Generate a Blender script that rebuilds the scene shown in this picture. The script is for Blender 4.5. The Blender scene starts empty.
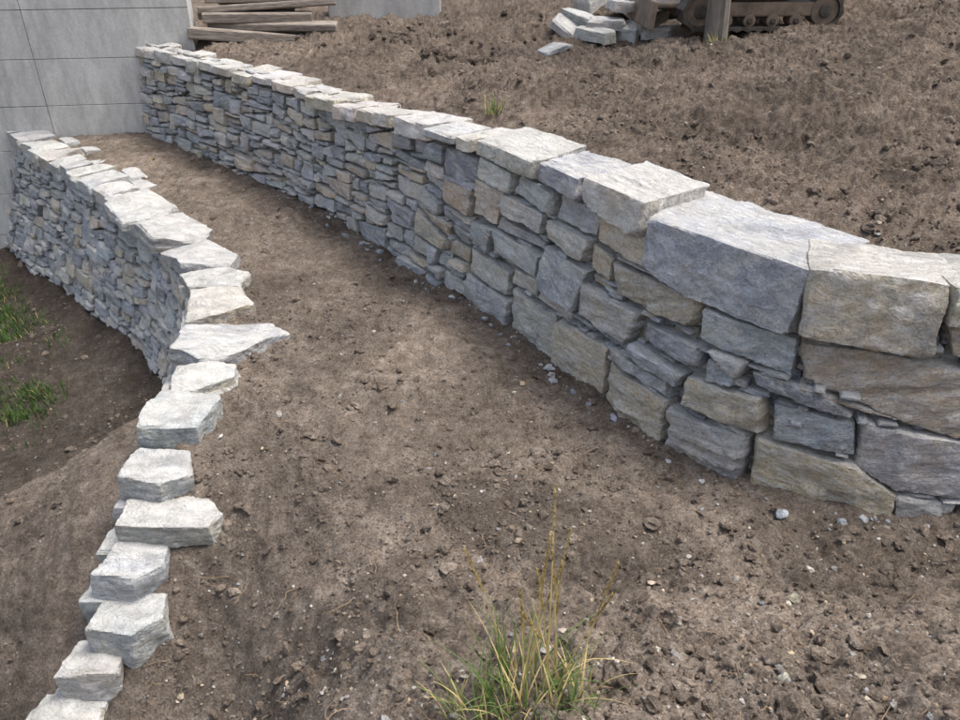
import bpy, math, numpy as np, random
rng=np.random.default_rng(7); random.seed(7)
C=bpy.context.collection
H=3.0; TH=math.atan(470/780)

# ------------------------------------------------------------------ noise
def _h(ix,iy,iz,seed):
    n=(ix*73856093 ^ iy*19349663 ^ iz*83492791 ^ (seed*2654435761 & 0x7fffffff)).astype(np.int64)&0xffffffff
    n=((n^(n>>15))*2246822519)&0xffffffff
    n=((n^(n>>13))*3266489917)&0xffffffff
    return ((n^(n>>16))&0xffffff)/float(0xffffff)
def vnoise(p,seed=0):
    f0=np.floor(p); i=f0.astype(np.int64); f=p-f0; f=f*f*f*(f*(f*6-15)+10)
    r=0
    for a in (0,1):
        wa=f[:,0] if a else 1-f[:,0]
        for b in (0,1):
            wb=f[:,1] if b else 1-f[:,1]
            for c in (0,1):
                wc=f[:,2] if c else 1-f[:,2]
                r=r+wa*wb*wc*_h(i[:,0]+a,i[:,1]+b,i[:,2]+c,seed)
    return r*2-1
def fbm(p,oct=4,seed=0,g=.5):
    a=1;r=0
    for k in range(oct):
        r=r+a*vnoise(p*(2.03**k),seed+k*13); a*=g
    return r
def sm(a,b,x):
    t=np.clip((x-a)/(b-a),0,1); return t*t*(3-2*t)

# ------------------------------------------------------------------ paths
def cr(P,n=24):
    P=np.array(P,float); Q=np.vstack([2*P[0]-P[1],P,2*P[-1]-P[-2]]); out=[]
    for i in range(1,len(Q)-2):
        for k in range(n):
            t=k/n; p0,p1,p2,p3=Q[i-1:i+3]
            out.append(0.5*((2*p1)+(-p0+p2)*t+(2*p0-5*p1+4*p2-p3)*t*t+(-p0+3*p1-3*p2+p3)*t**3))
    out.append(Q[-2]); return np.array(out)
class Path:
    def __init__(s,pts,B):
        s.P=cr(pts); s.B=B
        s.d=np.r_[0,np.cumsum(np.linalg.norm(np.diff(s.P,axis=0),axis=1))]; s.L=s.d[-1]
        s.S=np.arange(0,s.L,.01)
        s.bx=np.interp(s.S,s.d,s.P[:,0]); s.by=np.interp(s.S,s.d,s.P[:,1])
        tx=np.gradient(s.bx);ty=np.gradient(s.by);l=np.hypot(tx,ty)
        nx=-ty/l; ny=tx/l
        k=np.ones(25)/25
        nx=np.convolve(np.pad(nx,12,'edge'),k,'valid'); ny=np.convolve(np.pad(ny,12,'edge'),k,'valid')
        l=np.hypot(nx,ny); s.nx=nx/l; s.ny=ny/l
    def at(s,S,d):
        x=np.interp(S,s.S,s.bx);y=np.interp(S,s.S,s.by);nx=np.interp(S,s.S,s.nx);ny=np.interp(S,s.S,s.ny)
        over=np.maximum(S-s.S[-1],0)+np.minimum(S,0)
        tx,ty=ny,-nx
        return x+nx*d+tx*over, y+ny*d+ty*over
    def face(s,S,Z,W):   # W outward; every stone is a rigid straight block set on the chord
        a,b=S.min(),S.max(); zc=Z.mean(); m=(a+b)/2
        xa,ya=s.at(np.array([a,b]),s.B*zc); dx,dy=xa[1]-xa[0],ya[1]-ya[0]; l=math.hypot(dx,dy); dx/=l;dy/=l
        nx,ny=-dy,dx; k=l/(b-a)
        u=(S-m)*k; d=s.B*(Z-zc)-W
        return np.stack([xa.mean()+dx*u+nx*d, ya.mean()+dy*u+ny*d, Z],-1)
    def sdf(s,X,Y,e0,e1):
        P=np.vstack([e0,s.P[::5],s.P[-1],e1]); best=np.full(X.shape,1e9); sg=np.zeros(X.shape); ss=np.zeros(X.shape); acc=-np.hypot(*(P[1]-P[0]))
        for a,b in zip(P[:-1],P[1:]):
            v=b-a; l=np.hypot(*v)
            if l<1e-6: continue
            t=np.clip(((X-a[0])*v[0]+(Y-a[1])*v[1])/l**2,0,1)
            dx=X-a[0]-t*v[0];dy=Y-a[1]-t*v[1];dd=np.hypot(dx,dy)
            m=dd<best-1e-9
            best=np.where(m,dd,best); sg=np.where(m,np.sign(v[0]*dy-v[1]*dx),sg); ss=np.where(m,acc+t*l,ss)
            acc+=l
        return best*sg,ss
UP=Path([(-5.15,11.75),(-4.9,11.4),(-3.31,9.79),(-1.89,8.32),(-.085,5.97),(.78,4.6),(1.25,3.9),(1.8,3.46),(2.5,3.3),(3.8,3.25)],.12)
LO=Path([(-7.0,11.6),(-6.32,10.8),(-5.2,9.6),(-4.06,8.34),(-3.39,7.55),(-2.78,6.65),(-2.5,5.95),(-2.3,5.0),(-2.17,4.05),(-2.14,3.6),(-2.16,3.2),(-2.22,2.9),(-2.42,2.6),(-2.6,1.6)],.3)
def captop(s): return np.interp(s,[0,4.6,4.9,7,9,12.9],[1.17,1.21,1.18,1.29,1.38,1.34])

# ------------------------------------------------------------------ ground height
def stepz(y): return np.interp(y,[1.5,2.6,2.9,3.15,3.36,3.6,3.85,4.1],[-1.5,-1.02,-.72,-.5,-.3,-.14,-.03,0])
def terrace(x,y):
    left=sm(-.25,-1.75,x)
    z=stepz(y)*left
    rise=np.clip(3.05-y,0,None)
    z=z+.46*rise*sm(-1.5,.4,x)*sm(0,.8,rise)
    return z
def ground(x,y,detail=True):
    x=np.asarray(x,float);y=np.asarray(y,float)
    du,su=UP.sdf(x,y,np.array([-10.,17.]),np.array([40.,2.6]))
    dl,sl=LO.sdf(x,y,np.array([-11.,16.]),np.array([-3.0,-40.]))
    p=np.stack([x,y,0*x],-1)
    T=terrace(x,y)
    if detail:
        T=T+(.045*fbm(p*1.1,3,5)+.022*fbm(p*3.3,2,15)*sm(4.2,2.8,y))*sm(.2,.6,dl)
    T=T-.015
    dd=np.clip(du-.5,0,None)
    U=captop(su)-.14+.10*sm(.5,1.1,du)+.075*np.minimum(dd,40)
    if detail: U=U+(.10*fbm(p*.9,3,9)+.035*fbm(p*3.1,2,19))*sm(.7,1.9,du)
    dn=np.clip(-dl,0,None); dn2=6*(1-np.exp(-dn/6))
    zf=np.clip(-1.12-.09*(y-6.3),-1.55,-1.05)-.28*dn2
    zn=stepz(y)-.22-.5*dn2
    k=sm(4.75,6.1,y+.46*dn)
    Lw=zf*k+zn*(1-k)
    if detail: Lw=Lw+.06*fbm(p*1.3,3,21)*sm(.1,.6,dn)
    a=np.clip((du-.12)/.18,0,1)
    b=np.clip((dl+.2)/.35,0,1)
    b=np.where(y<5.2,np.clip((dl-.0)/.25,0,1),b)
    z=Lw*(1-b)+T*b
    z=np.where(du>.12,T*(1-a)+U*a,z)
    if detail:
        w_=p+.06*np.stack([vnoise(p*5,61),vnoise(p*5,62),0*x],-1)
        rough=.015*fbm(w_*6,3,31)+.017*(.5-np.abs(fbm(w_*11,2,41)))+.018*(.5-np.abs(vnoise(w_*24,43)))+.008*fbm(p*44,2,51)
        z=z+rough*(1+1.2*sm(.5,1.5,du)+.9*sm(3.4,2.4,y)*sm(-1.2,0,x))
        z=z+.012*np.sin(18*(du+.25*vnoise(p*.9,66)))*sm(-.3,-.8,du)*sm(.3,.8,dl)*sm(-.2,.5,vnoise(p*1.1,67))
    return z,du,dl
def gz(x,y):
    return float(ground(np.array([x]),np.array([y]))[0][0])

# ------------------------------------------------------------------ material helpers
def mat(name):
    m=bpy.data.materials.new(name); m.use_nodes=True; nt=m.node_tree
    for n in list(nt.nodes): nt.nodes.remove(n)
    out=nt.nodes.new('ShaderNodeOutputMaterial'); b=nt.nodes.new('ShaderNodeBsdfPrincipled')
    nt.links.new(b.outputs[0],out.inputs[0]); b.inputs['Roughness'].default_value=.9
    b.inputs['Specular IOR Level'].default_value=.25
    return m,nt,b
def N(nt,t,**k):
    n=nt.nodes.new(t)
    for a,v in k.items(): setattr(n,a,v)
    return n
def noise(nt,vec,scale,detail=6,rough=.6,dist=0):
    n=N(nt,'ShaderNodeTexNoise'); n.inputs['Scale'].default_value=scale; n.inputs['Detail'].default_value=detail; n.inputs['Roughness'].default_value=rough; n.inputs['Distortion'].default_value=dist
    nt.links.new(vec,n.inputs['Vector']); return n.outputs['Fac']
def ramp(nt,fac,stops):
    r=N(nt,'ShaderNodeValToRGB'); cr_=r.color_ramp
    while len(cr_.elements)<len(stops): cr_.elements.new(.5)
    for e,(p,c) in zip(cr_.elements,stops):
        e.position=p; e.color=(c,c,c,1) if isinstance(c,(int,float)) else (*c,1)
    nt.links.new(fac,r.inputs[0]); return r.outputs[0]
def mixc(nt,fac,a,b,mode='MIX'):
    m=N(nt,'ShaderNodeMix',data_type='RGBA',blend_type=mode)
    for sock,v in ((m.inputs[0],fac),(m.inputs[6],a),(m.inputs[7],b)):
        if hasattr(v,'is_linked') : nt.links.new(v,sock)
        elif isinstance(v,(int,float)): sock.default_value=v
        else: sock.default_value=(*v,1)
    return m.outputs[2]
def math_(nt,op,a,b=0):
    m=N(nt,'ShaderNodeMath',operation=op)
    for s_,v in zip(m.inputs,(a,b)):
        if hasattr(v,'is_linked'): nt.links.new(v,s_)
        else: s_.default_value=v
    return m.outputs[0]
def bump(nt,b,hgt,dist,strength=1,prev=None):
    n=N(nt,'ShaderNodeBump'); n.inputs['Distance'].default_value=dist; n.inputs['Strength'].default_value=strength
    nt.links.new(hgt,n.inputs['Height'])
    if prev is not None: nt.links.new(prev,n.inputs['Normal'])
    if b is not None: nt.links.new(n.outputs[0],b.inputs['Normal'])
    return n.outputs[0]

def stone_mat(name,varied=True):
    m,nt,b=mat(name)
    at=N(nt,'ShaderNodeAttribute',attribute_name='tint'); lo=N(nt,'ShaderNodeAttribute',attribute_name='loc')
    v=lo.outputs['Vector']
    mp=N(nt,'ShaderNodeMapping'); mp.inputs['Scale'].default_value=(1,1.4,3.0); nt.links.new(v,mp.inputs[0]); vs=mp.outputs[0]
    n1=noise(nt,v,5,4,.65,.4); n2=noise(nt,vs,8,6,.72,.6); n3=noise(nt,v,60,3,.7); n5=noise(nt,v,3.1,6,.72,.8)
    wc=mixc(nt,1.0,at.outputs['Color'],(1.20,1.07,.88),'MULTIPLY')
    col=mixc(nt,math_(nt,'MULTIPLY',ramp(nt,n1,[(.42,0.0),(.62,1.0)]),.6),at.outputs['Color'],wc)
    if varied:
        pale=ramp(nt,n2,[(.47,0.0),(.62,1.0)])
        col=mixc(nt,math_(nt,'MULTIPLY',pale,.58),col,(.62,.615,.60))
        dark=ramp(nt,n5,[(.32,1.0),(.45,0.0)])
        col=mixc(nt,math_(nt,'MULTIPLY',dark,.55),col,(.16,.17,.19))
        rust=ramp(nt,n5,[(.56,0.0),(.68,1.0)])
        col=mixc(nt,math_(nt,'MULTIPLY',rust,.45),col,(.43,.345,.235))
    g=ramp(nt,n3,[(.3,.74),(.7,1.2)])
    col=mixc(nt,1.0,col,g,'MULTIPLY')
    if varied:
        fis=ramp(nt,n2,[(.385,0.0),(.40,1.0),(.415,0.0)])
        col=mixc(nt,math_(nt,'MULTIPLY',fis,.55),col,(.09,.09,.095))
        ge=N(nt,'ShaderNodeNewGeometry'); sx=N(nt,'ShaderNodeSeparateXYZ'); nt.links.new(ge.outputs['Normal'],sx.inputs[0])
        upf=ramp(nt,sx.outputs[2],[(.45,0.0),(.9,1.0)])
        dn=ramp(nt,n1,[(.3,.25),(.6,.8)])
        col=mixc(nt,math_(nt,'MULTIPLY',upf,dn),col,(.49,.475,.445))  # upward faces blended towards pale grey
        blot=ramp(nt,n5,[(.40,.80),(.55,1.0)])
        col=mixc(nt,upf,col,mixc(nt,1.0,col,blot,'MULTIPLY'))
    nt.links.new(col,b.inputs['Base Color']); b.inputs['Roughness'].default_value=.82
    p=bump(nt,None,n2,.06,.9); bump(nt,b,n3,.010,.8,p)
    return m
STONE=stone_mat('schist_stone')

def soil_mat(name,attr=True):
    m,nt,b=mat(name)
    ge=N(nt,'ShaderNodeNewGeometry'); v=ge.outputs['Position']
    n1=noise(nt,v,1.3,3,.6,.3); n2=noise(nt,v,9,7,.74); n3=noise(nt,v,70,4,.78)
    c=ramp(nt,n2,[(.28,(.120,.095,.075)),(.5,(.232,.190,.155)),(.72,(.37,.318,.268))])
    c=mixc(nt,1.0,c,ramp(nt,n1,[(.35,.76),(.65,1.2)]),'MULTIPLY')
    c=mixc(nt,1.0,c,ramp(nt,n3,[(.30,.45),(.5,.97),(.72,1.5)]),'MULTIPLY')
    vo=N(nt,'ShaderNodeTexVoronoi',feature='F1'); vo.inputs['Scale'].default_value=48; nt.links.new(v,vo.inputs['Vector'])
    sp=N(nt,'ShaderNodeSeparateColor'); nt.links.new(vo.outputs['Color'],sp.inputs[0])
    pf=math_(nt,'MULTIPLY',ramp(nt,vo.outputs['Distance'],[(.12,1.0),(.26,0.0)]),ramp(nt,sp.outputs[0],[(.64,0.0),(.70,1.0)]))
    c=mixc(nt,math_(nt,'MULTIPLY',pf,.7),c,(.36,.335,.30))
    if attr:
        a=N(nt,'ShaderNodeAttribute',attribute_name='tint'); c=mixc(nt,1.0,c,a.outputs['Color'],'MULTIPLY')
    nt.links.new(c,b.inputs['Base Color']); b.inputs['Roughness'].default_value=.95; b.inputs['Specular IOR Level'].default_value=.12
    lump=ramp(nt,vo.outputs['Distance'],[(.0,1.0),(.55,0.0)])
    p=bump(nt,None,n2,.09,.9); p=bump(nt,None,lump,.012,.8,p); bump(nt,b,n3,.035,1.0,p)
    return m
SOIL=soil_mat('soil')
def simple(name,stops,scale,stretch=(1,1,1),rough=.85,bd=.01,metal=0):
    m,nt,b=mat(name)
    tc=N(nt,'ShaderNodeTexCoord'); mp=N(nt,'ShaderNodeMapping'); mp.inputs['Scale'].default_value=stretch; nt.links.new(tc.outputs['Object'],mp.inputs[0])
    n=noise(nt,mp.outputs[0],scale,6,.65,.2)
    nt.links.new(ramp(nt,n,stops),b.inputs['Base Color']); b.inputs['Roughness'].default_value=rough; b.inputs['Metallic'].default_value=metal
    if bd: bump(nt,b,n,bd,.8)
    return m
# ------------------------------------------------------------------ mesh accumulators
def mkmesh(name,V,F,mats,tint=None,loc=None,smooth=True,sharp=None,mi=None):
    me=bpy.data.meshes.new(name); V=np.asarray(V,np.float32); F=np.asarray(F,np.int32)
    k=F.shape[1]
    me.vertices.add(len(V)); me.vertices.foreach_set('co',V.ravel())
    me.loops.add(F.size); me.loops.foreach_set('vertex_index',F.ravel())
    me.polygons.add(len(F)); me.polygons.foreach_set('loop_start',np.arange(0,F.size,k,dtype=np.int32))
    try: me.polygons.foreach_set('loop_total',np.full(len(F),k,dtype=np.int32))
    except Exception: pass
    me.polygons.foreach_set('use_smooth',np.full(len(F),smooth))
    if mi is not None: me.polygons.foreach_set('material_index',np.asarray(mi,np.int32))
    me.update(calc_edges=True); me.validate()
    if tint is not None:
        a=me.attributes.new('tint','FLOAT_COLOR','POINT'); t=np.ones((len(V),4),np.float32); t[:,:3]=tint; a.data.foreach_set('color',t.ravel())
    if loc is not None:
        a=me.attributes.new('loc','FLOAT_VECTOR','POINT'); a.data.foreach_set('vector',np.asarray(loc,np.float32).ravel())
    for m in mats: me.materials.append(m)
    if sharp:
        try: me.set_sharp_from_angle(angle=math.radians(sharp))
        except Exception: pass
    o=bpy.data.objects.new(name,me); C.objects.link(o); return o
class Acc:
    def __init__(s): s.V=[];s.F=[];s.T=[];s.L=[];s.n=0
    def add(s,V,F,t,l):
        s.V.append(V);s.F.append(F+s.n);s.T.append(np.broadcast_to(t,(len(V),3)));s.L.append(l);s.n+=len(V)
    def make(s,name,mats,sharp=28,smooth=True):
        return mkmesh(name,np.vstack(s.V),np.vstack(s.F),mats,np.vstack(s.T),np.vstack(s.L),smooth,sharp)

PAL=[((.34,.365,.405),2.7),((.44,.455,.47),3.0),((.49,.485,.46),2.8),((.51,.46,.38),2.3),((.44,.38,.30),1.2),((.25,.27,.305),1.0)]
def tint(kind=None):
    w=np.array([p[1] for p in PAL]); k=rng.choice(len(PAL),p=w/w.sum()) if kind is None else kind
    return np.array(PAL[k][0])*rng.uniform(.80,1.18)*(1+rng.normal(0,.02,3))

def face_grid(nu,nv):
    i,j=np.meshgrid(np.arange(nu),np.arange(nv),indexing='ij')
    a=(i*(nv+1)+j).ravel()
    return np.stack([a,a+nv+1,a+nv+2,a+1],-1)
def box_dirs(hu,hv,hw,res):
    nu=max(3,int(2*hu/res));nv=max(3,int(2*hv/res));nw=max(2,int(2*hw/(res*1.5)))
    Vs=[];Fs=[];n=0
    def put(nu_,nv_,fn,flip):
        nonlocal n
        a=np.linspace(-1,1,nu_+1);b=np.linspace(-1,1,nv_+1)
        A,Bb=np.meshgrid(a,b,indexing='ij'); V=fn(A.ravel(),Bb.ravel()); F=face_grid(nu_,nv_)
        if flip: F=F[:,::-1]
        Vs.append(V);Fs.append(F+n);n+=len(V)
    put(nu,nv,lambda a,b:np.stack([a*hu,b*hv,0*a+hw],-1),False)
    put(nu,nw,lambda a,b:np.stack([a*hu,0*a+hv,-b*hw],-1),False)
    put(nu,nw,lambda a,b:np.stack([a*hu,0*a-hv,b*hw],-1),False)
    put(nv,nw,lambda a,b:np.stack([0*a+hu,a*hv,b*hw],-1),True)
    put(nv,nw,lambda a,b:np.stack([0*a-hu,a*hv,b*hw],-1),False)
    return np.vstack(Vs),np.vstack(Fs)
def hull(P):
    P=sorted(map(tuple,P))
    def half(P):
        o=[]
        for p in P:
            while len(o)>1 and (o[-1][0]-o[-2][0])*(p[1]-o[-2][1])-(o[-1][1]-o[-2][1])*(p[0]-o[-2][0])<=0:o.pop()
            o.append(p)
        return o
    a=half(P);b=half(P[::-1]); return np.array(a[:-1]+b[:-1])
def stone(acc,poly,w0,w1,mapf,tnt,res=.02,gap=.007,cham=6,amp=.010,cut=(.80,.97),pw=70,tilt=.06,wcham=False,facets=2,fd=(.15,.6)):
    P=hull(poly); c=P.mean(0); Q=P-c; D=(w1-w0)/2
    pl=[];n_=len(Q)
    for i in range(n_):
        a,b=Q[i],Q[(i+1)%n_]; e=b-a; l=np.hypot(*e)
        if l<1e-4: continue
        n=np.array([e[1],-e[0]])/l; d=n@a
        if d<0: n=-n;d=-d
        g=min(gap,d*.3); sl=rng.normal(0,.05)
        nn=np.array([n[0],n[1],sl]);k=np.linalg.norm(nn); pl.append((nn/k,(d-g)/k))
    hu,hv=np.ptp(P[:,0])/2,np.ptp(P[:,1])/2
    tu,tv=rng.normal(0,tilt,2); nn=np.array([tu,tv,1.]);k=np.linalg.norm(nn); pl.append((nn/k,D/k)); pl.append((np.array([0,0,-1.]),D))
    for _ in range(facets):
        an=rng.uniform(0,2*math.pi); sl=rng.uniform(.12,.32); nn=np.array([math.cos(an)*sl,math.sin(an)*sl,1.]);
        ext=abs(nn[0])*hu+abs(nn[1])*hv; k=np.linalg.norm(nn); pl.append((nn/k,(D+ext*rng.uniform(*fd))/k))
    corners=np.array([[q[0],q[1],s*D] for q in Q for s in(1,-1)])
    for _ in range(cham):
        i=rng.integers(n_); t=rng.uniform(0,1); q=Q[i]*(1-t)+Q[(i+1)%n_]*t
        ql=np.hypot(*q)+1e-6
        e=Q[(i+1)%n_]-Q[i]; en=np.array([e[1],-e[0]]); en/=np.hypot(*en)+1e-9
        if en@q<0: en=-en
        mixq=en*rng.uniform(.5,1)+q/ql*rng.uniform(0,.7)
        nn=np.array([*mixq,rng.uniform(.25,1.3) if not wcham or rng.random()<.5 else rng.uniform(-.1,.3)]); nn/=np.linalg.norm(nn)
        h=(corners@nn).max(); pl.append((nn,h*rng.uniform(*cut)))
    V,F=box_dirs(hu,hv,D,res)
    Nn=np.array([p[0] for p in pl]); dd=np.maximum(np.array([p[1] for p in pl]),.004)
    G=np.maximum(V@Nn.T,0)/dd; m=G.max(1); m=np.maximum(m,1e-6)
    r=1/(m*((G/m[:,None])**pw).sum(1)**(1/pw))
    X=V*r[:,None]
    off=rng.uniform(-50,50,3); loc=X+off
    th=rng.normal(0,.22)
    dirn=V/np.linalg.norm(V,axis=1)[:,None]
    sc=min(1,min(hu,hv)/.08)
    f1=fbm(loc*np.array([8,12,8]),3,3); f2=np.floor(vnoise(loc*np.array([7,12,7]),77)*3.4)/3.4
    ca,sa=math.cos(th),math.sin(th)
    L=np.stack([loc[:,0]*ca-loc[:,1]*sa,loc[:,2],loc[:,0]*sa+loc[:,1]*ca],-1) if not wcham else loc
    disp=(amp*.55*f1+amp*1.0*f2+.0035*vnoise(loc*45,5))*sc
    if rng.random()<.45:
        st=vnoise(L*np.array([1.6,1.6,24]),88); disp=disp+.007*sc*np.clip(st*3,-1,1)
    X=X+dirn*disp[:,None]
    X[:,2]=np.minimum(X[:,2],D+.02)
    W=mapf(X[:,0]+c[0],X[:,1]+c[1],X[:,2]+(w0+w1)/2)
    acc.add(W,F,tnt,L)

def cutpoly(P,p,n):
    A=[];B=[];m=len(P)
    for i in range(m):
        a,b=P[i],P[(i+1)%m]; da=(a-p)@n; db=(b-p)@n
        (A if da>=0 else B).append(a)
        if da*db<0:
            x=a+(b-a)*(da/(da-db)); A.append(x);B.append(x)
    return [np.array(q) for q in (A,B) if len(q)>2]
def area(P): x,y=P[:,0],P[:,1]; return abs((x*np.roll(y,-1)-y*np.roll(x,-1)).sum())/2
def split(P,amin,amax,R=(1.7,3.9)):
    a=area(P); tgt=math.exp(rng.uniform(math.log(amin),math.log(amax)))
    w,h=np.ptp(P[:,0]),np.ptp(P[:,1])
    if a<tgt and w/h<5.5 or a<amin*.8: return [P]
    if h<.065 and w<.45: return [P]
    c=(P.min(0)+P.max(0))/2
    if w/h>rng.uniform(*R):
        an=rng.normal(0,.20); n=np.array([math.cos(an),math.sin(an)]); p=c+np.array([w*rng.uniform(-.17,.17),0])
    else:
        an=rng.normal(0,.08); n=np.array([math.sin(an),math.cos(an)]); p=c+np.array([0,h*rng.uniform(-.30,.30)])
    o=[]
    for q in cutpoly(P,p,n):
        if area(q)>1e-4: o+=split(q,amin,amax,R)
    return o
def bands(s0,s1,zs,chunk,amin,amax):
    out=[]
    for z0,z1 in zip(zs[:-1],zs[1:]):
        s=s0
        while s<s1-.05:
            e=min(s1,s+rng.uniform(*chunk)); 
            if s1-e<.3: e=s1
            out+=split(np.array([(s,z0),(e,z0),(e,z1),(s,z1)],float),amin,amax); s=e
    ph=rng.uniform(0,9)
    for P in out:
        P[:,1]+=.03*np.sin(P[:,0]*1.7+ph)*np.clip((zs[-1]-P[:,1])/.2,0,1)+.015*np.sin(P[:,0]*4.1+ph*2)*np.clip((zs[-1]-P[:,1])/.2,0,1)
        P+=rng.normal(0,.008,P.shape)
    return out
def shims(A,polys,n,mapf,base):
    for _ in range(n):
        P=polys[rng.integers(len(polys))]; z=P[:,1].min() if rng.random()<.7 else P[:,1].max(); s=rng.uniform(P[:,0].min(),P[:,0].max())
        L=rng.uniform(.05,.22); h=rng.uniform(.012,.034); k=rng.normal(0,.05)
        stone(A,np.array([(s-L/2,z-h/2),(s+L/2,z-h/2+k*L),(s+L/2*.8,z+h/2+k*L),(s-L/2*.7,z+h/2)]),-.12,base+rng.normal(0,.012),mapf,tint(rng.choice([0,5,1,5])),res=.014,gap=0,cham=3,amp=.004,facets=1)
# ------------------------------------------------------------------ upper wall
A=Acc(); upf=UP.face; allp=[]
for (s0,s1,zs,am) in ((.15,2.6,[-.12,.42,1.07],(.020,.085)),(2.6,4.8,[-.12,.5,1.09],(.022,.10)),(4.8,7.62,[-.12,.55,1.10],(.024,.15))):
    for P in bands(s0,s1,zs,(.9,1.7),*am):
        top=captop(P[:,0])-.13
        P[:,1]=np.where(P[:,1]>zs[-1]-.06,top,P[:,1])
        allp.append(P)
        stone(A,P,-.22,rng.normal(.0,.020),upf,tint(),res=.020 if s0>4 else .026,gap=.010,cham=6,amp=.009,cut=(.87,.985))
hand=dict(
a=[(1072,90),(1077,70),(1150,50),(1175,46),(1180,84),(1164,88),(1120,92)],
b=[(1114,54),(1120,24),(1142,10),(1185,8),(1185,44),(1160,49)],
c=[(1066,54),(1070,33),(1116,30),(1112,52)],
d=[(1060,30),(1063,-6),(1142,-6),(1142,10),(1117,27)],
e=[(1048,66),(1054,58),(1112,54),(1090,66)],
f=[(1008,94),(1010,76),(1072,68),(1070,93)],
g=[(928,93),(938,72),(1005,74),(1006,95)],
h=[(968,67),(970,54),(1017,56),(1016,70)],
i=[(1010,49),(1010,28),(1066,32),(1063,55)],
j=[(1003,24),(1008,-16),(1060,-6),(1057,28)],
k=[(944,28),(950,-10),(1004,-6),(1000,28)],
l=[(962,50),(960,40),(1005,38),(1008,51)],
m=[(902,70),(905,44),(956,42),(964,70)],
n=[(857,80),(856,46),(903,46),(908,78)],
o=[(884,34),(888,-10),(944,-4),(941,34)],
p=[(824,34),(826,-8),(884,-8),(882,34)],
q=[(911,119),(913,101),(960,97),(957,119)],
r=[(862,118),(864,100),(911,101),(912,120)],
s=[(762,22),(763,-5),(824,-5),(825,20)],
t=[(764,46),(765,24),(820,22),(822,44)],
u=[(791,70),(793,52),(853,52),(856,70)],
v=[(1018,64),(1021,50),(1042,54),(1043,66)],
w=[(1142,10),(1142,-6),(1172,-6),(1178,6)],
x=[(1145,112),(1150,93),(1182,88),(1184,108)],
y1=[(764,121),(764,104),(812,103),(814,121)],
y2=[(815,121),(814,103),(861,101),(861,119)],
y3=[(763,103),(763,73),(796,72),(800,102)],
y4=[(800,101),(798,84),(852,82),(855,99)],
y5=[(856,98),(857,82),(903,80),(906,99)],
y6=[(907,99),(909,80),(930,76),(930,94)],
y7=[(798,83),(796,71),(855,72),(855,80)],
y8=[(763,70),(763,48),(790,47),(791,70)],
y9=[(822,50),(824,36),(856,36),(855,51)],
z1=[(858,45),(857,36),(902,35),(902,45)],
z2=[(944,39),(944,30),(1000,29),(1000,38)],
z3=[(931,100),(930,95),(1006,96),(975,101)],
z4=[(1045,56),(1044,66),(1020,67),(1020,72),(1046,72)],
z5=[(909,79),(912,71),(936,71),(926,80)],
z6=[(1076,68),(1072,62),(1150,52),(1120,60)],
z7=[(1008,27),(1003,30),(1058,30),(1040,27)],
z8=[(1112,95),(1143,92),(1142,97),(1114,97)],
z9=[(906,43),(944,35),(950,41),(930,43)],
za=[(966,71),(1005,71),(1006,74),(968,73)])
kinds=dict(a=3,b=1,c=0,d=4,e=5,f=1,g=3,h=5,i=3,j=2,k=3,l=0,m=2,n=0,o=3,p=2,q=3,r=1,s=1,t=2,u=1,v=0,w=1,x=3,y1=2,y2=1,y3=3,y5=2,y4=2,y6=3)
hp=[]
for k,pg in hand.items():
    P=np.array(pg,float)/100
    P=P+rng.normal(0,.008,P.shape)
    small=area(P)<.03; hp.append(P)
    stone(A,P,-.24,rng.normal(-.022 if small else .016,.018),upf,tint(kinds.get(k)),res=.013,gap=.010,cham=7,amp=.013,cut=(.885,.985),facets=2,pw=110,fd=(.3,.75))
shims(A,hp,120,upf,-.008); shims(A,allp,130,upf,-.008)
for P in bands(11.86,13.4,[-.12,.5,1.1],(.9,1.4),.03,.12):
    P[:,1]=np.where(P[:,1]>1.04,1.1,P[:,1])
    stone(A,P,-.22,rng.normal(.0,.012),upf,tint(),res=.022)
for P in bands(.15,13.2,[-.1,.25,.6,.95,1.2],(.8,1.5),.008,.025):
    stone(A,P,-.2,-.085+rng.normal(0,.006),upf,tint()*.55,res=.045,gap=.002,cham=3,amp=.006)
s=.15
while s<7.55:
    L=rng.uniform(.28,.5) if s<4.7 else rng.uniform(.4,.62)
    e=min(s+L,7.61)
    if 7.61-e<.2: e=7.61
    if s<4.75<e: e=4.75
    t1,t2=captop(s)+rng.normal(0,.012),captop(e)+rng.normal(0,.012); th_=rng.uniform(.10,.15)
    stone(A,[(s,t1),(e,t2),(e,t2-th_),(s,t1-th_)],-rng.uniform(.3,.48),.035+rng.normal(0,.02)+(.05 if s>=4.7 else 0),upf,tint(rng.choice([1,2,2,3])),res=.020,cham=8,amp=.010,wcham=True,gap=.004,cut=(.89,.985))
    s=e
capsN=[([(761,135),(764,122),(839,121),(839,137)],.45,2),([(840,136),(842,122),(892,122),(892,138)],.42,0),([(893,140),(894,125),(925,119),(953,118),(952,140)],.5,2),
([(954,133),(957,103),(1000,95),(1066,94),(1069,133)],.6,0),([(1066,135),(1069,97),(1122,95),(1142,98),(1140,135)],.40,3),([(1139,135),(1141,113),(1208,109),(1208,134)],.4,3),([(1206,134),(1206,110),(1290,110),(1290,134)],.4,2)]
for pg,dp,kd in capsN:
    stone(A,np.array(pg)/100,-dp,.055,upf,tint(kd),res=.013,cham=10,amp=.013,wcham=True,gap=.002,cut=(.95,.992),pw=130,facets=1,fd=(.6,.85),tilt=.03)
A.make('upper_stone_wall',[STONE])
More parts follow.
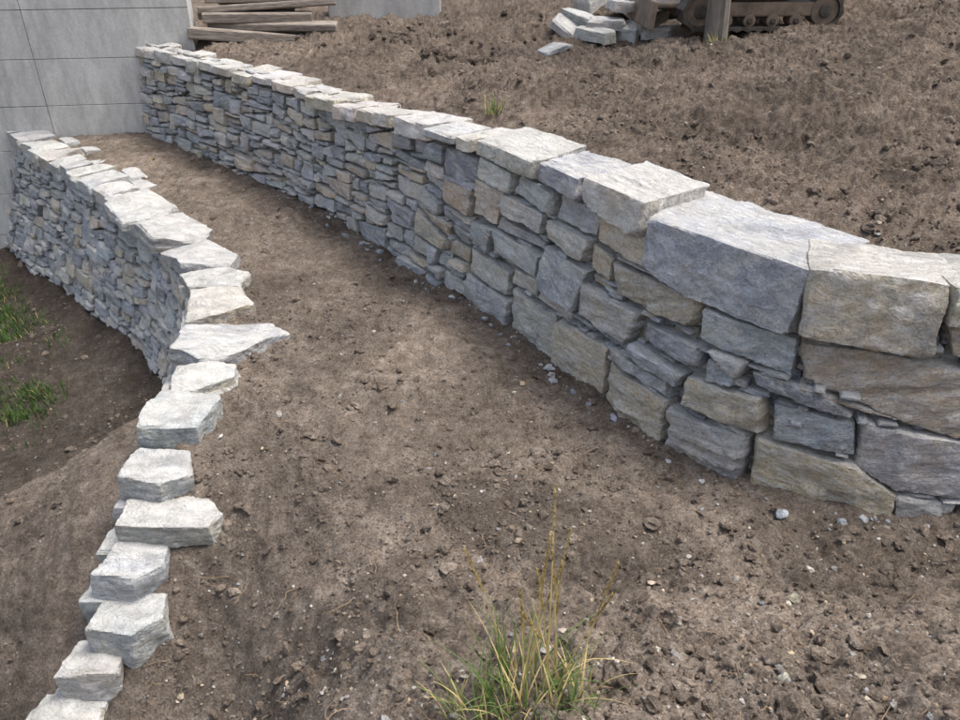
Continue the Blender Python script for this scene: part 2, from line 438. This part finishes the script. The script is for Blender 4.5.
# ------------------------------------------------------------------ lower wall
A=Acc(); lof=LO.face
iy=np.argmin(abs(LO.by-4.75)); sN=LO.S[iy]; allp=[]
for P in bands(.2,sN,[-1.75,-1.2,-.65,-.08],(.9,1.7),.026,.12):
    allp.append(P); stone(A,P,-.22,rng.normal(0,.02),lof,tint(rng.choice([0,0,1,1,2,3,5])),res=.024,gap=.010,cham=6,amp=.010,cut=(.87,.985))
shims(A,allp,60,lof,-.006)
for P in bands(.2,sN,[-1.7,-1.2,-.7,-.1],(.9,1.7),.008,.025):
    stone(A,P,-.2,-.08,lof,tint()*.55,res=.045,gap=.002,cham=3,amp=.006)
def lotop(u,v,w):
    x,y=LO.at(u,v); return np.stack([x,y,w],-1)
plan=lambda u,v,w: np.stack([u,v,w],-1)
s=.3; iy=np.argmin(abs(LO.by-8.25)); sC=LO.S[iy]
while s<sC:
    e=s+rng.uniform(.3,.52); dz=rng.normal(0,.015); dp=rng.uniform(.28,.5)
    stone(A,[(s,-.06+rng.normal(0,.035)),(e,-.06+rng.normal(0,.035)),(e-.03,dp),(s+.03,dp-rng.uniform(0,.12))],-.14,.06+dz,lotop,tint(rng.choice([1,2,2,3])),res=.024,cham=8,amp=.008,wcham=True,gap=.006,cut=(.88,.985))
    if rng.random()<.4:
        stone(A,[(s+.02,dp+.01),(e-.04,dp-.02),(e-.06,dp+.22),(s+.06,dp+.18)],-.14,.035+dz,lotop,tint(rng.choice([1,2])),res=.026,cham=8,amp=.008,wcham=True)
    s=e
caps=[([(-3.77,7.74),(-4.12,8.22),(-3.75,8.6),(-3.31,8.2),(-3.3,7.8)],.07,.16,2),
([(-3.23,7.12),(-3.68,7.68),(-3.25,7.98),(-2.71,7.47),(-2.73,7.12)],.08,.16,2),
([(-2.73,6.47),(-3.15,7.05),(-2.76,7.26),(-2.27,6.83),(-2.31,6.51)],.09,.18,1),
([(-2.49,6.04),(-2.68,6.45),(-2.32,6.54),(-2.07,6.37),(-2.09,6.06)],.09,.17,2),
([(-2.37,5.42),(-2.5,6.0),(-2.07,6.08),(-1.86,5.78),(-2.1,5.5)],.09,.17,3),
([(-2.29,4.9),(-2.32,5.38),(-1.56,5.54),(-1.42,5.35),(-1.71,5.03),(-1.97,4.79)],.12,.19,1),
([(-2.16,4.46),(-2.2,4.8),(-1.74,4.8),(-1.69,4.62),(-1.92,4.44)],.08,.17,2),
([(-2.19,4.0),(-2.14,4.46),(-1.71,4.44),(-1.69,4.3),(-1.79,3.96)],.10,.22,1),
([(-2.20,3.60),(-2.10,3.86),(-1.78,3.86),(-1.70,3.66),(-1.87,3.54)],.02,.20,1),
([(-2.16,3.38),(-2.12,3.64),(-1.72,3.66),(-1.48,3.50),(-1.55,3.36),(-1.8,3.33)],-.13,.20,2),
([(-2.26,3.14),(-2.14,3.42),(-1.80,3.42),(-1.77,3.22),(-1.95,3.10)],-.30,.24,1),
([(-2.24,2.90),(-2.16,3.2),(-1.80,3.2),(-1.72,3.0),(-1.92,2.86)],-.49,.27,1),
([(-2.38,2.78),(-2.30,3.05),(-2.05,3.02),(-2.0,2.80),(-2.2,2.74)],-.69,.26,2),
([(-2.56,2.62),(-2.48,2.85),(-2.12,2.84),(-2.08,2.64),(-2.3,2.54)],-.88,.25,2),
([(-2.7,2.35),(-2.65,2.6),(-2.3,2.6),(-2.2,2.38)],-1.05,.25,1)]
for pg,zt,thk,kd in caps:
    stone(A,np.array(pg)+rng.normal(0,.02,(len(pg),2)),zt-thk,zt+rng.normal(0,.012),plan,tint(kd)*.93,res=.014,cham=6,amp=.013,wcham=True,gap=.003,tilt=.10,cut=(.88,.985),pw=110)
for (x,y,zt) in [(-2.2,4.05,-.1),(-2.2,3.7,-.17),(-2.24,3.5,-.32),(-2.3,3.27,-.5),(-2.3,3.05,-.72),(-2.42,2.85,-.9)]:
    stone(A,[(x-.03,y-.16),(x+.35,y-.14),(x+.33,y+.15),(x,y+.17)],zt-.2,zt,plan,tint(rng.choice([0,1,2])),res=.02,cham=6,amp=.009,wcham=True,cut=(.88,.98))
A.make('lower_stone_wall',[STONE])

# ------------------------------------------------------------------ ground sheet
def axis(a,b,step0,far0,far1):
    mid=[a]
    while mid[-1]<b: mid.append(mid[-1]+step0(mid[-1]))
    lo=[mid[0]];d=.05
    while lo[-1]>far0: lo.append(lo[-1]-d); d*=1.22
    hi=[mid[-1]];d=.05
    while hi[-1]<far1: hi.append(hi[-1]+d); d*=1.22
    return np.array(lo[:0:-1]+mid+hi[1:])
gx=axis(-7.2,6.8,lambda v:.016,-150,150); gy=axis(1.3,12.5,lambda v:.009+.0021*v,-100,220)
X,Y=np.meshgrid(gx,gy,indexing='ij'); xs,ys=X.ravel(),Y.ravel()
z,du,dl=ground(xs,ys)
p=np.stack([xs,ys,0*xs],-1)
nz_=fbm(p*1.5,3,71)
wet_shade=sm(.7,.1,np.abs(du)+.25*nz_)*(du<.4)*.75  # wall's shadow painted into the soil along its base, with some damp
blob=lambda cx,cy,rx,ry,an: np.exp(-((((xs-cx)*math.cos(an)+(ys-cy)*math.sin(an))/rx)**2+((-(xs-cx)*math.sin(an)+(ys-cy)*math.cos(an))/ry)**2)**1.3)
wet_shade=np.maximum(wet_shade,sm(.35,.75,blob(.55,3.1,1.1,.45,-.5)+.3*nz_)); wet_shade=np.maximum(wet_shade,.8*sm(.4,.8,blob(-.4,2.7,.7,.4,.4)+.35*nz_))
pat=fbm(p*.8,3,81)
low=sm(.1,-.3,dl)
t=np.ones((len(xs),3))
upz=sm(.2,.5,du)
t*=(1-.38*wet_shade)[:,None]
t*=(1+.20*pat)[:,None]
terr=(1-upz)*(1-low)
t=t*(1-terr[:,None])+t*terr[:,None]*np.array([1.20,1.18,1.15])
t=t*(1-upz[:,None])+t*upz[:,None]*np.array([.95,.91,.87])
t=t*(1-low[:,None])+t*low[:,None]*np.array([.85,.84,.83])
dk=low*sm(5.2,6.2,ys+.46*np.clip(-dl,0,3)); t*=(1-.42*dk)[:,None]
F=face_grid(len(gx)-1,len(gy)-1)
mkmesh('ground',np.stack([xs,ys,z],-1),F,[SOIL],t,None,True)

# ------------------------------------------------------------------ clods and pebbles
def ico(sub):
    import bmesh
    bm=bmesh.new(); bmesh.ops.create_icosphere(bm,subdivisions=sub,radius=1); 
    V=np.array([v.co[:] for v in bm.verts]);F=np.array([[v.index for v in f.verts] for f in bm.faces]); bm.free(); return V,F
I1=ico(1); I2=ico(2)
def scatter(name,pts,sizes,tints,mats,flat=(.45,.9),big=.02,sink=.25):
    A=Acc(); x=np.array([q[0] for q in pts]);y=np.array([q[1] for q in pts]); zz,_,_=ground(x,y)
    protoS=[]
    for V,F in (I1,I2):
        L=[]
        for k in range(30):
            nz=1+.42*vnoise(V*1.6+rng.uniform(-40,40,3),3)[:,None]+.16*vnoise(V*4+k,9)[:,None]; L.append((V*nz,F))
        protoS.append(L)
    for i in range(len(pts)):
        r=sizes[i]; V,F=protoS[1 if r>big else 0][rng.integers(30)]
        a,b,c_=rng.uniform(.7,1.25),rng.uniform(.6,1.1),rng.uniform(*flat)
        W=V*np.array([a,b,c_])*r
        an=rng.uniform(0,6.28);ca,sa=math.cos(an),math.sin(an); tl=rng.normal(0,.3)
        W=np.stack([W[:,0]*ca-W[:,1]*sa,W[:,0]*sa+W[:,1]*ca,W[:,2]+W[:,0]*tl],-1)
        W+=np.array([x[i],y[i],zz[i]+r*c_*(.5-sink)])
        A.add(W,F,tints[i],W*1.0+i*.37)
    return A.make(name,mats,sharp=None,smooth=False)
def sample(n,reg):
    out=[]
    while len(out)<n:
        k=n*3; y=1.5+11.0*rng.random(k)**1.35; x=rng.uniform(-.75,.75,k)*(y+1.0)
        du,_=UP.sdf(x,y,np.array([-10.,17.]),np.array([40.,2.6])); dl,_=LO.sdf(x,y,np.array([-11.,16.]),np.array([-3.0,-40.]))
        if reg=='t': ok=(du<-.02)&(dl>.35)
        elif reg=='u': ok=(du>.6)
        else: ok=(dl<-.5)
        cl=vnoise(np.stack([x*1.7,y*1.7,0*x],-1),91)+.5*vnoise(np.stack([x*6,y*6,0*x],-1),92); ok&=(cl+rng.uniform(-.6,.9,k)>0)
        out+=list(zip(x[ok],y[ok]))
    return out[:n]
pts=sample(12000,'t')+sample(13000,'u')+sample(3000,'l')
sz=.0035+.014*rng.random(len(pts))**2.2; big=rng.random(len(pts))<.05; sz=np.where(big,rng.uniform(.015,.042,len(pts)),sz)
tn=np.array([1.12,1.09,1.05])*rng.uniform(.75,1.25,(len(pts),1))
scatter('soil_clods',pts,sz,tn,[SOIL],sink=.35)
PEB=stone_mat('pebble_stone',False)
pts=sample(2600,'t')+sample(1200,'u')+sample(300,'l')
sz=.0035+.011*rng.random(len(pts))**2.5; big=rng.random(len(pts))<.02; sz=np.where(big,rng.uniform(.016,.024,len(pts)),sz)
tn=np.array([tint()*rng.uniform(.55,.95) for _ in pts])*np.array([1,.94,.87])
ch=[]
for _ in range(130):
    s_=rng.uniform(4,12.6); d_=-abs(rng.normal(0,.10))-.05; x,y=UP.at(np.array([s_]),np.array([d_])); ch.append((x[0],y[0]))
pts=pts+ch; sz=np.r_[sz,.008+.03*rng.random(len(ch))**2.5]; tn=np.vstack([tn,[tint(rng.choice([0,1,5])) for _ in ch]])
scatter('pebbles',pts,sz,tn,[PEB],flat=(.35,.8),sink=.15)

def slabs(name,items,mats):
    A=Acc()
    for it in items:
        cx,cy,cz,lx,ly,lz,rz,ry,kd=it
        ca,sa=math.cos(rz),math.sin(rz)
        def mp(u,v,w,cx=cx,cy=cy,cz=cz,ca=ca,sa=sa,ry=ry):
            return np.stack([cx+u*ca-v*sa,cy+u*sa+v*ca,cz+w+u*ry],-1)
        P=[(-lx/2,-ly/2),(lx/2,-ly/2*rng.uniform(.6,1)),(lx/2*rng.uniform(.8,1),ly/2),(-lx/2*rng.uniform(.7,1),ly/2*rng.uniform(.7,1))]
        stone(A,P,-lz/2,lz/2,mp,tint(kd)*.85,res=.03,cham=9,amp=.012,wcham=True,cut=(.82,.96))
    return A.make(name,mats)
it=[]
for (cx,cy,k,lx,lz,kd) in [(1.35,9.35,0,.55,.16,2),(1.8,9.5,0,.5,.18,1),(2.1,9.3,0,.4,.15,2),(1.05,9.6,0,.4,.14,1),(1.5,9.55,1,.5,.15,2),(1.95,9.6,1,.5,.14,3),(1.7,9.65,2,.45,.13,2),(1.25,9.8,0,.5,.2,0),(2.0,9.85,2,.4,.15,1),(.85,9.0,0,.42,.06,1),(1.95,10.3,1,.6,.2,1),(1.4,10.4,1,.6,.2,2)]:
    cx,cy=cx*1.08,cy+1.2
    it.append((cx,cy,gz(cx,cy)+lz*.4+k*.14,lx,rng.uniform(.3,.42),lz,rng.uniform(-.9,.9),rng.normal(0,.25 if k<1 else .15),kd))
slabs('stone_pile',it,[STONE])

pts=[]
for _ in range(420):
    if rng.random()<.45: pts.append((rng.normal(-.1,.3),rng.normal(9.7,.22)))
    else: pts.append((rng.normal(-.9,1.1),rng.normal(11.2,.5)))
sz=.010+.05*rng.random(len(pts))**4
pts+=[(-.25,9.55),(-.02,9.7),(.15,9.62)]; sz=np.r_[sz,.14,.1,.07]
scatter('earth_clumps',pts,sz,np.array([.9,.85,.8])*rng.uniform(.5,1.05,(len(pts),1)),[SOIL],flat=(.6,1),sink=.2)

# ------------------------------------------------------------------ concrete wall
def concrete_mat(name):
    m,nt,b=mat(name); ge=N(nt,'ShaderNodeNewGeometry'); v=ge.outputs['Position']
    mp=N(nt,'ShaderNodeMapping'); mp.inputs['Scale'].default_value=(1.3,1,.35); nt.links.new(v,mp.inputs[0])
    n1=noise(nt,mp.outputs[0],1.6,5,.65,.4); n2=noise(nt,v,30,4,.7); n3=noise(nt,mp.outputs[0],5,6,.7,.5)
    c=ramp(nt,n1,[(.3,(.38,.375,.36)),(.55,(.48,.47,.445)),(.75,(.55,.535,.50))])
    c=mixc(nt,1.0,c,ramp(nt,n3,[(.35,.78),(.6,1.05)]),'MULTIPLY'); c=mixc(nt,1.0,c,ramp(nt,n2,[(.3,.88),(.7,1.1)]),'MULTIPLY')
    vo=N(nt,'ShaderNodeTexVoronoi'); vo.inputs['Scale'].default_value=14; nt.links.new(v,vo.inputs['Vector'])
    h=ramp(nt,vo.outputs['Distance'],[(.03,1.0),(.07,0.0)]); c=mixc(nt,math_(nt,'MULTIPLY',h,.4),c,(.2,.2,.2))
    nt.links.new(c,b.inputs['Base Color']); bump(nt,b,n2,.004,.5); return m
CONC=concrete_mat('concrete')
from mathutils import Matrix, Vector
def box(name,size,loc,rot=(0,0,0),m=None,bev=.01,parent=None,segs=2):
    bpy.ops.mesh.primitive_cube_add(size=1,location=(0,0,0)); o=bpy.context.object; o.name=name; o.data.name=name
    o.data.transform(Matrix.Diagonal((*size,1)))
    if bev:
        md=o.modifiers.new('b','BEVEL'); md.width=bev; md.segments=segs
    o.location=loc; o.rotation_euler=rot
    if m: o.data.materials.append(m)
    if parent: o.parent=parent
    return o
def empty(name,loc=(0,0,0),rz=0):
    e=bpy.data.objects.new(name,None); C.objects.link(e); e.location=loc; e.rotation_euler=(0,0,rz); return e
cw=empty('concrete_wall',(-3.95,11.5,0),math.atan2(.4,3.05))
box('wall_core',(11,.3,6.6),(-5.51,.2,1.0),m=CONC,bev=.01,parent=cw)
row=0; z0=-2.08
while z0<4.2:
    hgt=.62; x0=0.0; k=0
    while x0>-11:
        L=2.15
        box('panel_%d_%d'%(row,k),(L-.007,.05,hgt-.007),(x0-L/2,.024+rng.normal(0,.0018),z0+hgt/2),m=CONC,bev=.004,parent=cw,segs=1)
        x0-=L;k+=1
    z0+=hgt;row+=1
cl=empty('concrete_kerb',(-1.45,13.0,1.38),.05); box('kerb_body',(1.7,.3,.5),(0,0,0),m=CONC,bev=.02,parent=cl)

# ------------------------------------------------------------------ timber stack
WOOD=simple('weathered_wood',[(.25,(.08,.063,.052)),(.5,(.21,.175,.145)),(.75,(.37,.33,.285))],5,(1,9,9),.9,.02)
wp=empty('wooden_plank_stack',(-3.0,11.75,1.15),.16)
lay=[(-.05,0,.07,2.0,.15),(.1,.1,.21,1.8,.10),(-.1,.16,.32,1.5,.13),(.05,.24,.45,1.9,.09),(.0,.3,.56,1.6,.12),(-.1,.36,.68,1.9,.1)]
for i,(x,y,z_,L,hh) in enumerate(lay):
    box('plank_%d'%i,(L,.22,hh),(x,y,z_),(rng.normal(0,.1),rng.normal(0,.03),rng.normal(0,.07)),WOOD,.02,wp)
    box('plank_back_%d'%i,(L*rng.uniform(.6,1),.2,hh*.8),(x+rng.normal(0,.15),y+.22,z_+.02),(rng.normal(0,.1),rng.normal(0,.05),rng.normal(0,.1)),WOOD,.02,wp)

# ------------------------------------------------------------------ mini excavator
RUB=simple('track_rubber',[(.3,(.03,.028,.026)),(.7,(.12,.10,.08))],9,bd=.01)
STL=simple('rusty_steel',[(.3,(.09,.07,.055)),(.6,(.20,.15,.11)),(.8,(.28,.18,.11))],6,rough=.7)
YEL=simple('yellow_paint',[(.3,(.50,.30,.03)),(.7,(.62,.40,.05))],4,rough=.45,bd=.002)
GLS=simple('cab_glass',[(.3,(.03,.04,.045)),(.7,(.05,.06,.07))],3,rough=.08,bd=0)
ex=empty('mini_excavator',(3.3,10.55,gz(3.3,10.55)-.04),.06); 
def cyl(name,r,dep,loc,rot,m,parent,v=28):
    bpy.ops.mesh.primitive_cylinder_add(vertices=v,radius=r,depth=dep); o=bpy.context.object; o.name=name; o.location=loc; o.rotation_euler=rot; o.data.materials.append(m); o.parent=parent
    md=o.modifiers.new('b','BEVEL'); md.width=min(.012,r*.2); md.segments=2; md.limit_method='ANGLE'; return o
for side,y0 in (('near',-.45),('far',.55)):
    R=.2;Lh=.75;V=[];F=[];per=[]
    for k in range(64):
        tt=k/64*(4*Lh+2*math.pi*R)
        if tt<2*Lh: q=(-Lh+tt,-R,0,-1)
        elif tt<2*Lh+math.pi*R: a=(tt-2*Lh)/R; q=(Lh+R*math.sin(a),-R*math.cos(a),math.sin(a),-math.cos(a))
        elif tt<4*Lh+math.pi*R: q=(Lh-(tt-2*Lh-math.pi*R),R,0,1)
        else: a=(tt-4*Lh-math.pi*R)/R; q=(-Lh-R*math.sin(a),R*math.cos(a),-math.sin(a),math.cos(a))
        per.append(q)
    for k,(x,z_,nx,nz) in enumerate(per):
        lug=.025 if k%2 else 0
        for (yy,o_) in ((-.14,lug),(.14,lug),(.14,-.03),(-.14,-.03)): V.append((x+nx*o_,y0+yy,z_+nz*o_+R+.02))
    for k in range(64):
        a=k*4;b=((k+1)%64)*4
        for q in range(4): F.append((a+q,b+q,b+(q+1)%4,a+(q+1)%4))
    o=mkmesh('track_belt_'+side,V,F,[RUB],smooth=False); o.parent=ex
    box('track_frame_'+side,(1.25,.2,.16),(0,y0,.24),m=STL,bev=.02,parent=ex)
    for k,(x,r) in enumerate([(-.75,.17),(.75,.165),(-.42,.075),(-.14,.075),(.14,.075),(.42,.075)]):
        zc=.22 if r>.1 else .115
        cyl('wheel_%s_%d'%(side,k),r,.22,(x,y0,zc),(math.pi/2,0,0),STL,ex); cyl('hub_%s_%d'%(side,k),r*.45,.27,(x,y0,zc),(math.pi/2,0,0),RUB,ex,16)
box('undercarriage',(.7,.9,.18),(0,.05,.34),m=STL,bev=.03,parent=ex)
cyl('slew_ring',.3,.12,(0,.05,.48),(0,0,0),STL,ex)
box('house',(1.25,1.0,.5),(.1,.05,.8),m=YEL,bev=.08,parent=ex,segs=4)
box('engine_cover',(.5,.95,.35),(.5,.05,1.2),m=YEL,bev=.08,parent=ex,segs=4)
box('cab_frame',(.75,.62,1.1),(-.1,.2,1.6),m=YEL,bev=.07,parent=ex,segs=3)
box('cab_glass_side',(.55,.63,.7),(-.1,.2,1.72),m=GLS,bev=.03,parent=ex); box('cab_glass_front',(.76,.46,.75),(-.1,.2,1.7),m=GLS,bev=.03,parent=ex)
box('cab_roof',(.85,.7,.07),(-.1,.2,2.18),m=YEL,bev=.03,parent=ex)
box('dozer_blade_arm',(.5,.6,.06),(-1.05,.05,.25),m=STL,bev=.02,parent=ex); box('dozer_blade',(.06,1.25,.32),(-1.3,.05,.18),(0,.1,0),m=STL,bev=.02,parent=ex)
box('boom_lower',(1.1,.16,.2),(-.95,-.2,1.35),(0,.75,0),m=YEL,bev=.03,parent=ex); box('boom_upper',(1.0,.15,.18),(-1.75,-.2,1.75),(0,-.05,0),m=YEL,bev=.03,parent=ex)
box('dipper_arm',(.13,.13,1.0),(-2.3,-.2,1.5),(0,.35,0),m=YEL,bev=.03,parent=ex); box('bucket',(.35,.4,.35),(-2.45,-.2,1.05),(0,.4,0),m=STL,bev=.08,parent=ex)

# ------------------------------------------------------------------ tree by the excavator
def skin_tube(V,F,pts,rads,ns=9):
    base=len(V); pts=[np.array(p,float) for p in pts]
    for i,(p,r) in enumerate(zip(pts,rads)):
        d_=pts[min(i+1,len(pts)-1)]-pts[max(i-1,0)]; d_/=np.linalg.norm(d_)+1e-9
        a=np.cross(d_,[.3,.9,.1]); a/=np.linalg.norm(a); b=np.cross(d_,a)
        for k in range(ns):
            q=k/ns*2*math.pi; V.append(p+(a*math.cos(q)+b*math.sin(q))*r*(1+.08*math.sin(q*3+i)))
    for i in range(len(pts)-1):
        for k in range(ns): F.append((base+i*ns+k,base+i*ns+(k+1)%ns,base+(i+1)*ns+(k+1)%ns,base+(i+1)*ns+k))
BARK=simple('bark',[(.3,(.08,.07,.06)),(.6,(.19,.165,.14)),(.8,(.3,.27,.24))],10,(1,1,.25),.95,.02)
def leafmat(name,c0,c1):
    m,nt,b=mat(name); ge=N(nt,'ShaderNodeNewGeometry')
    n=noise(nt,ge.outputs['Position'],9,3,.6); cc=ramp(nt,n,[(.35,c0),(.65,c1)]); nt.links.new(cc,b.inputs['Base Color']); b.inputs['Roughness'].default_value=.6
    tr=N(nt,'ShaderNodeBsdfTranslucent'); nt.links.new(cc,tr.inputs[0]); ms=N(nt,'ShaderNodeMixShader'); ms.inputs[0].default_value=.3
    out=[q for q in nt.nodes if q.type=='OUTPUT_MATERIAL'][0]; nt.links.new(b.outputs[0],ms.inputs[1]); nt.links.new(tr.outputs[0],ms.inputs[2]); nt.links.new(ms.outputs[0],out.inputs[0]); return m
GRN=leafmat('green_blades',(.07,.12,.03),(.15,.20,.06)); STRAW=leafmat('straw',(.38,.29,.12),(.52,.42,.2)); LEAF=leafmat('tree_leaf',(.035,.07,.018),(.07,.12,.03))
LG=leafmat('dark_grass',(.04,.085,.02),(.09,.15,.04))
V=[];F=[];tb=np.array([2.74,9.75,gz(2.74,9.75)-.1])
skin_tube(V,F,[tb,tb+[.02,0,.15],tb+[.0,.02,.9],tb+[-.05,.0,2.2],tb+[.05,.05,3.6]],[.19,.135,.12,.09,.04],12)
lv=[]
for k in range(12):
    z_=2.0+.16*k; a=k*2.4; b0=tb+[0,0,z_]; e=b0+np.array([math.cos(a)*1.0,math.sin(a)*1.0,.7])*(1.1-.04*k); mid=(b0+e)/2+[0,0,.08]
    skin_tube(V,F,[b0,mid,e],[.035,.022,.008],6)
    for _ in range(110):
        q=rng.random(); lv.append(mid*(1-q)+e*q+rng.normal(0,.2,3))
nb=len(F)
for c_ in lv:
    a=rng.normal(0,1,3);a/=np.linalg.norm(a);b=np.cross(a,rng.normal(0,1,3));b/=np.linalg.norm(b); i=len(V); V+=[c_-a*.05,c_+b*.025,c_+a*.05,c_-b*.025]; F.append((i,i+1,i+2,i+3))
mkmesh('young_tree',V,F,[BARK,LEAF],smooth=False,mi=[0]*nb+[1]*(len(F)-nb))

# ------------------------------------------------------------------ grasses
def blade(V,F,M,p,az,L,lean,w,mi,curl=1.0,seg=7):
    d_=np.array([math.cos(az),math.sin(az),0]); sd=np.array([-d_[1],d_[0],0]) if seg<9 else np.array([1.,0,0])
    i0=len(V); q=np.array(p,float); an=lean*.3
    for k in range(seg+1):
        t=k/seg; ww=w*(1-t**1.8)*(.7+.3*min(1,t*4))+.0004
        V.append(q-sd*ww);V.append(q+sd*ww)
        an=lean*(.3+curl*t); q=q+(d_*math.sin(an)+np.array([0,0,1])*math.cos(an))*L/seg
    for k in range(seg): F.append((i0+2*k,i0+2*k+1,i0+2*k+3,i0+2*k+2));M.append(mi)
    return q
def tuft(cx,cy,n,L,rad,strawp=.15,w=.0028):
    V=[];F=[];M=[]; z0=gz(cx,cy)-.01
    for _ in range(n):
        a=rng.uniform(0,6.28);r=rad*math.sqrt(rng.random()); x,y=cx+r*math.cos(a),cy+r*math.sin(a)
        blade(V,F,M,(x,y,z0),a+rng.normal(0,.9),L*rng.uniform(.3,1.3),rng.uniform(.15,1.3),w*rng.uniform(.6,1.3),1 if rng.random()<strawp else 0)
    return V,F,M,z0
V,F,M,z0=tuft(.17,1.74,110,.30,.14,.22,.0032)
for cx,cy,n in ((-.04,1.70,45),(.36,1.72,28),(.15,1.60,60),(.02,1.60,40),(.32,1.62,30)):
    a,b,c_,_=tuft(cx,cy,n,.2,.09,.3,.0032); o_=len(V); V+=a;F+=[tuple(i+o_ for i in f) for f in b];M+=c_
for (az,L,ln) in [(1.5,.74,.42),(1.2,.56,.35),(2.5,.5,.5),(.7,.5,.45),(2.1,.48,.3),(1.0,.6,.3),(.8,.46,.5),(1.9,.45,.2),(2.8,.4,.6),(1.5,.45,.1),(1.7,.5,.5),(.4,.42,.6),(1.1,.5,.45)]:
    sx,sy=.20+rng.normal(0,.07),1.77+rng.normal(0,.04)
    q=blade(V,F,M,(sx,sy,z0),az,L,ln,.0034,1,.8,10)
    for _ in range(60):
        t=rng.random(); pp=q-np.array([math.cos(az)*math.sin(ln),math.sin(az)*math.sin(ln),math.cos(ln)])*t*L*.35
        blade(V,F,M,pp,rng.uniform(0,6.28),.02,.7,.0042,1,.5,2)
mkmesh('grass_tuft',V,F,[GRN,STRAW],smooth=False,mi=M)
V=[];F=[];M=[]
for (x,y,az,L,ln) in [(-1.72,2.3,2.5,.6,.9),(-1.65,2.3,.5,.22,.9),(-1.5,2.4,.2,.15,1.2)]:
    blade(V,F,M,(x,y,gz(x,y)),az,L,ln,.0055,0,.25,10)
mkmesh('dry_stalks',V,F,[STRAW],smooth=False)
def weed(name,cx,cy,n,L):
    V,F,M,_=tuft(cx,cy,n,L,L*.5,.45,.006); mkmesh(name,V,F,[GRN,STRAW],smooth=False,mi=M)
weed('weed_plant',.12,7.2,34,.18); weed('weed_plant',2.7,9.5,90,.16); weed('weed_plant',-4.2,9.9,16,.07)
V=[];F=[];M=[]
x=rng.uniform(-7.6,-4.2,40000); y=rng.uniform(5.8,10.8,40000)
nn_=fbm(np.stack([x*1.5,y*1.5,0*x],-1),2,5)
ok=nn_>-.25+.8*(x+5.0)+.25*rng.normal(size=len(x)); cx=np.stack([x[ok],y[ok]],-1)[:11000]
zz,_,dl=ground(cx[:,0],cx[:,1])
for (x,y),z_,d_ in zip(cx,zz,dl):
    if d_>-.75-.6*rng.random(): continue
    for _ in range(3): blade(V,F,M,(x+rng.normal(0,.03),y+rng.normal(0,.03),z_-.01),rng.uniform(0,6.28),rng.uniform(.04,.13),rng.uniform(.3,1),.005,1 if rng.random()<.06 else 0,1,3)
if V: mkmesh('lower_grass',V,F,[LG,STRAW],smooth=False,mi=M)
V=[];F=[]
for (x,y) in sample(190,'t')+sample(120,'u'):
    a=rng.uniform(0,6.28);L=rng.uniform(.04,.2); z0=gz(x,y)+.006
    pts_=[np.array([x,y,z0])]
    for k in range(5): a+=rng.normal(0,.4); pts_.append(pts_[-1]+np.array([math.cos(a)*L/5,math.sin(a)*L/5,rng.normal(.002,.005)]))
    skin_tube(V,F,pts_,[.0025,.0022,.002,.0018,.0015,.001],4)
mkmesh('root_fragments',V,F,[simple('root_bark',[(.3,(.16,.10,.06)),(.7,(.32,.23,.15))],20,bd=0)],smooth=True)

# ------------------------------------------------------------------ light, sky, camera
sd=np.array([.44,.04,1.0]); sd/=np.linalg.norm(sd)
el=math.asin(sd[2]); az=math.atan2(sd[0],sd[1])
li=bpy.data.lights.new('sun','SUN'); li.energy=3.6; li.angle=math.radians(18); li.color=(1,.97,.93)
lo_=bpy.data.objects.new('sun',li); C.objects.link(lo_); lo_.rotation_euler=Vector(sd).to_track_quat('Z','Y').to_euler()
w=bpy.data.worlds.new('World'); bpy.context.scene.world=w; w.use_nodes=True; nt=w.node_tree
sk=nt.nodes.new('ShaderNodeTexSky'); sk.sky_type='NISHITA'; sk.sun_disc=False; sk.sun_elevation=el; sk.sun_rotation=az; sk.air_density=1.0; sk.dust_density=4
hs=nt.nodes.new('ShaderNodeHueSaturation'); hs.inputs['Saturation'].default_value=.62; hs.inputs['Value'].default_value=2.2
bg=nt.nodes['Background']; nt.links.new(sk.outputs[0],hs.inputs['Color']); nt.links.new(hs.outputs[0],bg.inputs[0]); bg.inputs[1].default_value=.15
cam=bpy.data.cameras.new('camera'); co=bpy.data.objects.new('camera',cam); C.objects.link(co)
cam.sensor_width=36; cam.lens=36*780/960; cam.clip_end=600; cam.clip_start=.05
co.location=(0,0,H); co.rotation_euler=(math.pi/2-TH,0,0); bpy.context.scene.camera=co
sc=bpy.context.scene; sc.view_settings.view_transform='Standard'; sc.view_settings.look='None'; sc.view_settings.exposure=0
